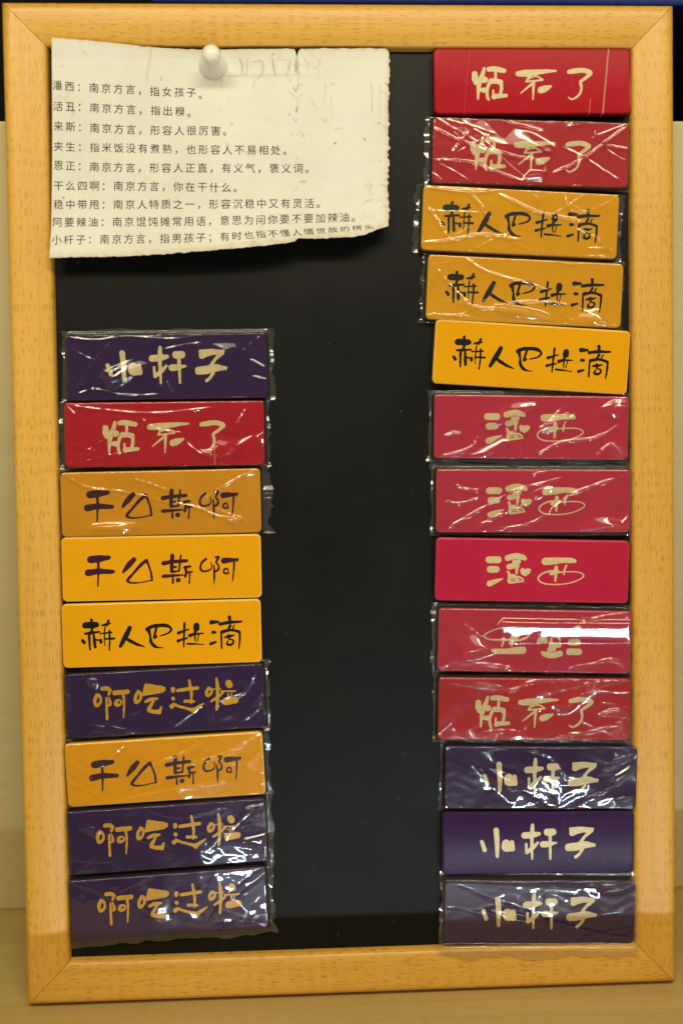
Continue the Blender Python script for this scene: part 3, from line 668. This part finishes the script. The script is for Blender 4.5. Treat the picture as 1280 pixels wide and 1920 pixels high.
def wrapper(n, parent, seed):
    r = np.random.default_rng(seed)
    ml, mt, mr, mb = [m * 1e-3 for m in MAG[n][6]]
    flat = n == 'R9'
    nx, ny = 236, 92
    # parameter grid; ragged outer border
    s = np.linspace(0, 1, nx); t = np.linspace(0, 1, ny)
    Sx, Ty = np.meshgrid(s, t)
    jl = vnoise(ny, seed + 1)[:, None] * .45 * ml; jr = vnoise(ny, seed + 2)[:, None] * .45 * mr
    jb = vnoise(nx, seed + 3)[None, :] * .3 * mb; jt = vnoise(nx, seed + 4)[None, :] * .3 * mt
    ear = .0009 * np.exp(-((t - 0) / .06) ** 2)[:, None] * r.random() + .0009 * np.exp(-((t - 1) / .06) ** 2)[:, None] * r.random()
    ear2 = .0012 * np.exp(-((t - 0) / .06) ** 2)[:, None] * r.random() + .0012 * np.exp(-((t - 1) / .06) ** 2)[:, None] * r.random()
    x0 = -MW / 2 - ml - jl - ear; x1 = MW / 2 + mr + jr + ear2
    y0 = -MH / 2 - mb - jb; y1 = MH / 2 + mt + jt
    X = x0 + (x1 - x0) * Sx; Y = y0 + (y1 - y0) * Ty
    h = np.zeros_like(X)
    # broad facets: folded planes
    for k in range(2 if flat else 6):
        a = r.uniform(0, np.pi); nxv, nyv = math.cos(a), math.sin(a)
        px, py = r.uniform(-MW / 2, MW / 2), r.uniform(-MH / 2, MH / 2)
        d = (X - px) * nxv + (Y - py) * nyv
        dl = -(X - px) * nyv + (Y - py) * nxv
        win = np.exp(-(dl / .024) ** 2)
        wdt = r.uniform(.005, .013)
        h += r.uniform(.015, .06) * (.4 if flat else .45 if n in ('L6', 'L7', 'L8', 'L9', 'R3', 'R4', 'R13') else .8) * (wdt - np.sqrt(d * d + 1.2e-7)).clip(0) * win
    # fine wandering wrinkles, rooted at the edges
    for k in range(4 if flat else 11):
        side = r.integers(0, 6)
        if side >= 4:
            cx, cy = r.choice([-1, 1]), r.choice([-1, 1])
            p = np.array([cx * MW / 2, cy * MH / 2]); ang = math.atan2(-cy, -cx * r.uniform(1.2, 4.5))
        elif side == 0: p = np.array([-MW / 2, r.uniform(-MH / 2, MH / 2)]); ang = r.normal(0, .4)
        elif side == 1: p = np.array([MW / 2, r.uniform(-MH / 2, MH / 2)]); ang = math.pi + r.normal(0, .4)
        else:
            sy = -1 if side == 2 else 1
            p = np.array([r.uniform(-MW / 2, MW / 2), sy * MH / 2]); ang = -sy * r.uniform(.25, .8) + (math.pi if r.random() < .5 else 0) * 1.0
            if math.sin(ang) * sy > 0: ang = -ang
        L = r.uniform(.010, .038)
        pts = [p]
        bend = r.normal(0, .10)
        for q in range(5):
            ang += bend + r.normal(0, .05); pts.append(pts[-1] + L / 5 * np.array([math.cos(ang), math.sin(ang)]))
        P = catmull(np.c_[np.array(pts), np.zeros(6)], 4)[:, :2]
        ridge(X, Y, h, P, r.uniform(.00005, .00016), r.uniform(.00030, .0006))
    # little ripples
    ph = r.uniform(0, 6, 4)
    h += (0.2 if flat else 1) * .000010 * (np.sin(X * 700 + 2 * np.sin(Y * 500 + ph[0]) + ph[1]) + np.sin(Y * 1300 + 2.4 * np.sin(X * 320 + ph[2]) + ph[3]))
    # creases seen in the photograph
    for cr, kind, pts, st in FOLDS.get(n, []):
        ox, oy, sc = CROP[cr]
        P = to_local(n, ox + np.array([p[0] for p in pts]) * sc, oy + np.array([p[1] for p in pts]) * sc, FACE + .0006)
        if kind == 'r':
            if len(P) > 2: P = catmull(np.c_[P, np.zeros(len(P))], 8)[:, :2]
            P = P + np.stack([vnoise(len(P), seed + 31), vnoise(len(P), seed + 32)], -1) * .00010
            ridge(X, Y, h, P, .00040 * st, .00060)
        else:
            c = P.mean(0)
            cb_ = mframe(n)[0]
            xl = min(max(cb_[0] + c[0] + (cb_[0] + c[0] + .029) * 2.0, -.1), 1.2)
            near = np.array([xl, STRIP[1], STRIP[2]])
            tgt = {'pk': near, 'pc': CEIL, 'ps': near}[kind]
            sl = slope_to(n, c[0], c[1], tgt)
            d = sdf_poly(X, Y, P)
            wd = {'pk': .0010, 'pc': .0028, 'ps': .0016}[kind]
            m = 1 / (1 + np.exp(np.clip(d / wd * 3, -30, 30)))
            pl_ = sl[0] * (X - c[0]) + sl[1] * (Y - c[1])
            if kind == 'pk':
                pl_ = pl_ + .000004 * np.sin((X * .5 + Y) * 1900 + ph[0] + 2 * np.sin(X * 600)) +   .000003 * np.sin(X * 2300 + ph[1])
            if kind == 'ps':
                kc = (slope_to(n, c[0], c[1] + .003, near)[1] - slope_to(n, c[0], c[1] - .003, near)[1]) / .006 + .40
                gx = np.linspace(-MW / 2, MW / 2, 24)
                gs = [slope_to(n, x_, c[1], np.array([min(max(cb_[0] + x_ + (cb_[0] + x_ + .029) * 2.0, -.1), 1.2), STRIP[1], STRIP[2]]))[1] for x_ in gx]
                yc = Y - c[1]
                pl_ = (np.interp(X, gx, gs) + .00035 * np.sin(X * 1700 + 1.5 * np.sin(X * 500)) + .0002 * np.sin(X * 3900)) * yc + .5 * kc * yc ** 2 + .0000006 * np.sin(X * 1500) + .0000005 * np.sin(X * 2900 + Y * 800)
                h[:] = h * (1 - m) + m * (pl_ + .0009)
                continue
            h[:] = h * (1 - m * .85) + m * (pl_ + .0009) * (1 if kind in ('pk', 'ps') else st)
    face_gap = .00022
    h = np.where(h > 0, h, 0) + face_gap
    h = np.minimum(h, .0030)
    # drape over the slab edge: distance outside the slab
    dx = np.maximum(np.abs(X) - (MW / 2 - .0002), 0); dy = np.maximum(np.abs(Y) - (MH / 2 - .0002), 0)
    out = np.hypot(dx, dy)
    low = {'R13': .0074}.get(n, .0012)
    drop = np.clip(out / .0012, 0, 1)
    drop = drop * drop * (3 - 2 * drop)
    flange = low + .0003 * np.sin(X * 230 + 2 * np.sin(X * 170 + ph[1])) * (np.abs(dy) > 0) + .0004 * np.sin(Y * 300 + 2 * np.sin(Y * 300 + ph[2])) * (np.abs(dx) > 0)
    flange = flange + .00014 * np.exp(-((out - .0017) / .00030) ** 2)
    if n == 'R13':
        topdrop = np.clip((Y - MH / 2) / .002, 0, 1)
        flange = flange * (1 - .7 * topdrop)
        Zt = MT + h
        Z = Zt * (1 - drop) + flange * drop
    else:
        Z = (MT + h) * (1 - drop) + np.minimum(flange, MT) * drop
    layers = np.clip((out - .0006) / .0006, 0, 1)
    vs = np.stack([X, Y, Z], -1).reshape(-1, 3)
    i = np.arange(nx - 1)[None, :] + nx * np.arange(ny - 1)[:, None]
    fs = np.stack([i, i + 1, i + nx + 1, i + nx], -1).reshape(-1, 4)
    o = mesh_obj('wrapper', vs, fs, M_SHEEN if n in ('R2', 'R6', 'R7', 'R9', 'R10') else M_FILM, parent, True)
    at = o.data.attributes.new('layers', 'FLOAT', 'POINT')
    at.data.foreach_set('value', layers.reshape(-1).astype(np.float32))
    return o
def ridge(X, Y, h, P, amp, sig):
    d2 = np.full(X.shape, 1e9); tt = np.zeros(X.shape)
    n = len(P) - 1
    for k in range(n):
        a, b = P[k], P[k + 1]
        e = b - a
        t = np.clip(((X - a[0]) * e[0] + (Y - a[1]) * e[1]) / (e @ e + 1e-15), 0, 1)
        q = (X - a[0] - t * e[0]) ** 2 + (Y - a[1] - t * e[1]) ** 2
        m = q < d2
        tt[m] = (k + t[m]) / n; d2[m] = q[m]
    taper = np.clip(tt * 6, 0, 1) * np.clip((1 - tt) * 6, 0, 1) * (1 + .35 * np.sin(tt * 37 + amp * 1e6))
    h += amp * np.exp(-d2 / sig ** 2) * (.25 + .75 * taper)

slab_cache = {}
for k, (n, (u, v_, a, mat, g, inkm, wrap)) in enumerate(MAG.items()):
    Mx = BM @ T((u, v_, PANEL_W + .0001)) @ Rz(math.radians(a))
    root = empty('fridge_magnet', Mx, LABEL[n], 'magnet', 'lettered magnets on the black board')
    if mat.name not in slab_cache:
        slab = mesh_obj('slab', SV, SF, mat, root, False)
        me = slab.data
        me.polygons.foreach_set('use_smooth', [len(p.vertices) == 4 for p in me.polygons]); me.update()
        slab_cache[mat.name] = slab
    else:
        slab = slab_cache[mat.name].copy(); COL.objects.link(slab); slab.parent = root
    lettering(g, inkm, root, n == 'R9')
    if wrap: wrapper(n, root, 100 + 17 * k)

# ------------------------------------------------------------------ paper note
def curve(pts, n):
    p = np.array(pts, float)
    d = np.r_[0, np.cumsum(np.hypot(*np.diff(p, axis=0).T))]; d /= d[-1]
    t = np.linspace(0, 1, n)
    return np.stack([np.interp(t, d, p[:, 0]), np.interp(t, d, p[:, 1])], -1)
NS, NTT = 330, 200
top = curve([(97, 70), (130, 72.5), (200, 79), (280, 88), (340, 92), (400, 93.5), (470, 92), (540, 91.5), (550, 91.5), (553, 94), (557, 107), (559, 96), (563, 92), (600, 91), (660, 90.5), (715, 91), (724, 91.5), (729, 98)], NS)
bot = curve([(93, 483.5), (160, 482), (230, 480), (300, 477), (340, 473.5), (400, 468.5), (440, 465), (474, 462), (514, 457), (549, 453.5), (553, 452), (558, 447), (610, 446), (650, 444.5), (684, 439), (705, 430.5), (721, 425.5), (728, 423.5)], NS)
lef = curve([(97, 70), (97.5, 130), (98, 200), (98, 300), (97, 380), (96, 430), (94, 458), (93, 483.5)], NTT)
rig = curve([(729, 98), (730, 110), (729, 160), (728.5, 220), (728, 300), (727.5, 340), (727, 380), (728.5, 405), (728, 423.5)], NTT)
rr = np.random.default_rng(3)
def rag(n, amp, sm):
    x = rr.normal(0, 1, n)
    k = np.ones(sm) / sm
    y = np.convolve(x, k, 'same') * math.sqrt(sm)
    return amp * y
rig[:, 0] += rag(NTT, 1.3, 4) * np.clip(np.linspace(0, 12, NTT), 0, 1) * np.clip(np.linspace(12, 0, NTT), 0, 1)
bot[:, 1] += rag(NS, .55, 4) * np.clip(np.linspace(0, 20, NS), 0, 1) * np.clip(np.linspace(20, 0, NS), 0, 1)
top[:, 1] += rag(NS, .35, 5) * np.clip(np.linspace(0, 20, NS), 0, 1) * np.clip(np.linspace(20, 0, NS), 0, 1)
s = np.linspace(0, 1, NS)[None, :, None]; t = np.linspace(0, 1, NTT)[:, None, None]
PX = (1 - t) * top[None] + t * bot[None] + (1 - s) * lef[:, None] + s * rig[:, None] - ((1 - s) * (1 - t) * top[0] + s * (1 - t) * top[-1] + (1 - s) * t * bot[0] + s * t * bot[-1])
def paper_h(x, y):
    """height of the sheet above the board plane as a function of the photo position"""
    h = .0022 - .0022 * np.exp(-(((x - 402) / 60) ** 2 + ((y - 130) / 40) ** 2))
    h = h + .0010 * np.clip((110 - y) / 30, 0, 1) + .0012 * np.clip((150 - x) / 60, 0, 1)
    h = h + .0011 * np.sin((x - 90) / 150.0) * np.clip((y - 130) / 200, 0, 1)
    q = np.clip((y - 385 + .03 * (x - 97)) / 70, 0, 1.5)
    h = h + (.0022 + .0050 * np.clip((x - 250) / 400, 0, 1)) * q ** 2
    # crumples to the right of the pin and at the tear
    for cx, w_, am in ((455, 3, .5), (472, 3, .4), (492, 4, .45), (513, 4, .5), (541, 4, .5), (556, 4, .9), (575, 4, .5), (592, 5, .4), (612, 6, .3)):
        yy = 120 + .02 * (x - 500)
        h = h + am * .0011 * np.exp(-((x - cx - .15 * (y - 115)) / w_) ** 2) * np.exp(-((y - yy) / 14) ** 2)
    h = h + .0006 * np.exp(-((y - 139 + .01 * (x - 400)) / 5) ** 2) * np.clip((x - 415) / 20, 0, 1) * np.clip((610 - x) / 80, 0, 1)
    h = h + .0004 * np.exp(-((x - 281 + .1 * (y - 110)) / 3) ** 2) * np.clip((155 - y) / 20, 0, 1)
    for cx, cy, am in ((440, 175, .5), (560, 185, .5), (665, 195, .35), (620, 300, .35), (250, 300, .3), (690, 360, .4)):
        h = h + am * .0009 * np.exp(-((x - cx) / 60) ** 2 - ((y - cy) / 28) ** 2)
    return h - .0005
PH = paper_h(PX[..., 0], PX[..., 1])
PP = un(PX[..., 0], PX[..., 1], PH)
org = un(402, 130, PANEL_W)
paper = empty('paper_note', BM @ T(tuple(org)), 'worn cream paper note with rows of small printed Chinese text, pinned at the top left', 'note')
vs = (PP - org).reshape(-1, 3)
i = np.arange(NS - 1)[None, :] + NS * np.arange(NTT - 1)[:, None]
fs = np.stack([i, i + NS, i + NS + 1, i + 1], -1).reshape(-1, 4)
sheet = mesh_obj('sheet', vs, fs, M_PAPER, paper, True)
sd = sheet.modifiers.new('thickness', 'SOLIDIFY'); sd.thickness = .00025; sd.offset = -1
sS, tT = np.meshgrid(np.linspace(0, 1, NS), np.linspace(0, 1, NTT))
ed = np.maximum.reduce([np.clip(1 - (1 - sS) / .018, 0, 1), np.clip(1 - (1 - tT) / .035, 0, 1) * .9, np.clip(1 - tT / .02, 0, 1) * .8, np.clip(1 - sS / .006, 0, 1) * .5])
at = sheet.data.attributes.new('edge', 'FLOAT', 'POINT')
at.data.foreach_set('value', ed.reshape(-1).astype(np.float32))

qx, qy = PX[..., 0], PX[..., 1]
cre = np.zeros_like(qx)
for pts, wd_, am in (([(449, 110), (455, 122), (453, 138)], 1.3, .8), ([(462, 113), (464, 130), (459, 143)], 1.1, .7), ([(474, 116), (492, 114), (494, 128), (490, 140)], 1.2, .8),
        ([(511, 110), (513, 126), (516, 140)], 1.4, .9), ([(516, 113), (530, 112), (542, 112)], 1.0, .5), ([(545, 112), (541, 130), (537, 140)], 1.2, .8), ([(553, 122), (557, 130), (560, 138)], 1.3, .9),
        ([(557, 107), (557, 120), (552, 136)], 1.1, .9), ([(570, 112), (579, 118), (578, 125)], 1.1, .6), ([(590, 108), (597, 112), (600, 122)], 1.1, .5), ([(612, 112), (618, 116)], 1.0, .5),
        ([(490, 140), (478, 152), (474, 166)], 1.0, .6), ([(456, 140), (440, 143), (422, 143)], 1.0, .5), ([(284, 87), (283, 105), (275, 148)], 1.0, .6), ([(695, 155), (697, 175), (697, 207)], .9, .8), ([(712, 160), (712, 220)], .8, .5),
        ([(540, 170), (555, 184), (568, 176)], .9, .5), ([(302, 144), (303, 150)], 1.3, .9), ([(433, 231), (435, 233)], 1.6, .8), ([(563, 341), (572, 340)], 1.5, 1.0), ([(677, 383), (690, 376), (702, 372)], .8, .7),
        ([(628, 243), (636, 240), (642, 241)], .9, .6), ([(116, 123), (118, 125)], 1.2, .8), ([(713, 345), (724, 350)], .9, .8), ([(420, 265), (432, 272)], .8, .5)):
    P = np.array(pts, float)
    dd = np.full(qx.shape, 1e9)
    for a_, b_ in zip(P[:-1], P[1:]):
        e_ = b_ - a_
        t_ = np.clip(((qx - a_[0]) * e_[0] + (qy - a_[1]) * e_[1]) / (e_ @ e_), 0, 1)
        dd = np.minimum(dd, np.hypot(qx - a_[0] - t_ * e_[0], qy - a_[1] - t_ * e_[1]))
    cre = np.maximum(cre, am * np.exp(-(dd / (wd_ * 1.3)) ** 2))
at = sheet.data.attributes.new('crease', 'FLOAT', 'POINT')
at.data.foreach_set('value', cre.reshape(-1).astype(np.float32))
ROWS = [
 ('潘西：南京方言，指女孩子。', [(108, 160), (131, 162), (178, 165), (247, 168), (292, 171.5), (360, 173.7), (382, 178)], 108, 22.8),
 ('活丑：南京方言，指出糗。', [(109, 199.4), (133, 199.8), (178, 202), (292, 207.4), (337.6, 209)], 109, 22.85),
 ('来斯：南京方言，形容人很厉害。', [(110, 236.6), (178, 240), (292, 244.6), (404, 245.4), (430, 246)], 110, 22.65),
 ('夹生：指米饭没有煮熟，也形容人不易相处。', [(110, 274.6), (178, 276.5), (359, 280.5), (515, 281.8), (540, 282)], 110, 22.6),
 ('恩正：南京方言，形容人正直，有义气，褒义词。', [(110, 310), (178, 313), (291, 315), (382, 315), (558, 316), (600, 316)], 110, 22.45),
 ('干么四啊：南京方言，你在干什么。', [(110, 348.3), (223, 349), (335, 350), (424, 351.8), (450, 352)], 110, 22.45),
 ('稳中带甩：南京人特质之一，形容沉稳中又有灵活。', [(110, 383.7), (222, 383.7), (400, 382.9), (513, 381.8), (579, 381.5), (610, 381)], 110, 22.38),
 ('阿要辣油：南京馄饨摊常用语，意思为问你要不要加辣油。', [(108, 416.9), (220, 416.3), (377, 415), (422, 413.7), (534, 411), (645.7, 407.6), (670, 407)], 108, 22.4),
 ('小杆子：南京方言，指男孩子；有时也指不懂人情世故的楞头', [(106.6, 450), (195, 448.7), (306, 447.4), (376, 445.6), (420, 444), (487, 439.4), (553, 436), (600, 432.8), (645, 429.3), (692, 425.6)], 106.6, 22.5),
]
def glyph_mesh(ch, cache={}):
    """outline of one printed character from the built-in font, horizontals thinned like a book face"""
    if ch in cache: return cache[ch]
    cu = bpy.data.curves.new('glyph', 'FONT'); cu.body = ch; cu.size = 1.0; cu.resolution_u = 3
    ob = bpy.data.objects.new('glyph', cu); COL.objects.link(ob)
    dg = bpy.context.evaluated_depsgraph_get(); dg.update()
    me = bpy.data.meshes.new_from_object(ob.evaluated_get(dg))
    V = np.array([v.co[:] for v in me.vertices]).reshape(-1, 3)[:, :2]; F = [list(p.vertices) for p in me.polygons]
    bpy.data.objects.remove(ob); bpy.data.curves.remove(cu); bpy.data.meshes.remove(me)
    cnt = {}
    for q in F:
        A = sum(V[q[k]][0] * V[q[(k + 1) % len(q)]][1] - V[q[(k + 1) % len(q)]][0] * V[q[k]][1] for k in range(len(q)))
        if A < 0: q.reverse()
        for k in range(len(q)):
            e = (q[k], q[(k + 1) % len(q)]); cnt[frozenset(e)] = cnt.get(frozenset(e), []) + [e]
    N = np.zeros_like(V)
    for es in cnt.values():
        if len(es) == 1:
            a, b = es[0]; e = V[b] - V[a]; L = np.hypot(*e) + 1e-9
            nn = np.array([e[1], -e[0]]) / L
            N[a] += nn; N[b] += nn
    ln = np.hypot(N[:, 0], N[:, 1])[:, None] + 1e-9
    N = N / ln
    if len(V) and ch not in '：，。；':
        V = V - N * np.array([.002, .012])
    cache[ch] = (V, F)
    return cache[ch]
TV, TF = [], []
for body, pts, x0, pitch in ROWS:
    xs = [p[0] for p in pts]; ys = [p[1] for p in pts]
    for k, ch in enumerate(body):
        V, F = glyph_mesh(ch)
        if not len(V): continue
        cx = x0 + k * pitch
        cy = float(np.interp(cx, xs, ys)); cy += max(0, cx - xs[-1]) * .1
        dy = float(np.interp(cx + 10, xs, ys) - np.interp(cx - 10, xs, ys)) / 20
        hs = 19.5; ws = 19.5
        if body[0] == '小' and k > 12: hs = 19.5 - 11 * (k - 12) / 15
        lx = (V[:, 0] - .5) * ws; ly = -(V[:, 1] - .36) * hs
        px = cx + lx + (.25 * ly if body[0] == '小' and k > 15 else 0); py = cy + ly + dy * lx
        P3 = un(px, py, paper_h(px, py) + .0002) - org
        b0 = len(TV); TV += list(P3); TF += [[b0 + q for q in reversed(f_)] for f_ in F]
txt = mesh_obj('printed_text', TV, TF, I_PRINT, paper)
# wind all text faces to look outwards
for p in txt.data.polygons:
    pass

# ------------------------------------------------------------------ push pin
pin = empty('push_pin', BM @ T(tuple(un(401, 130, PANEL_W))), 'white plastic push pin stuck through the top of the paper note', 'push pin')
prof = [(0, .0026), (.0052, .0026), (.0061, .0030), (.0064, .0038), (.0064, .0050), (.0062, .0060), (.0056, .0076), (.0046, .0096), (.0036, .0114), (.0030, .0130), (.0028, .0144),
        (.0030, .0156), (.0036, .0167), (.0041, .0180), (.0042, .0192), (.0039, .0204), (.0032, .0214), (.0020, .0221), (.0008, .0224), (0, .02245)]
def lathe(prof, n=40):
    vs, fs = [], []
    for (r, z) in prof:
        for k in range(n):
            a = 2 * math.pi * k / n
            vs.append((r * math.cos(a), r * math.sin(a), z))
    for j in range(len(prof) - 1):
        for k in range(n):
            fs.append((j * n + k, j * n + (k + 1) % n, (j + 1) * n + (k + 1) % n, (j + 1) * n + k))
    return vs, fs
v, f = lathe(prof)
mesh_obj('grip', v, f, M_PIN, pin, True)
v, f = lathe([(0, -.0025), (.0005, -.0005), (.0005, .0030), (0, .0031)], 12)
mesh_obj('needle', v, f, M_STEEL, pin, True)
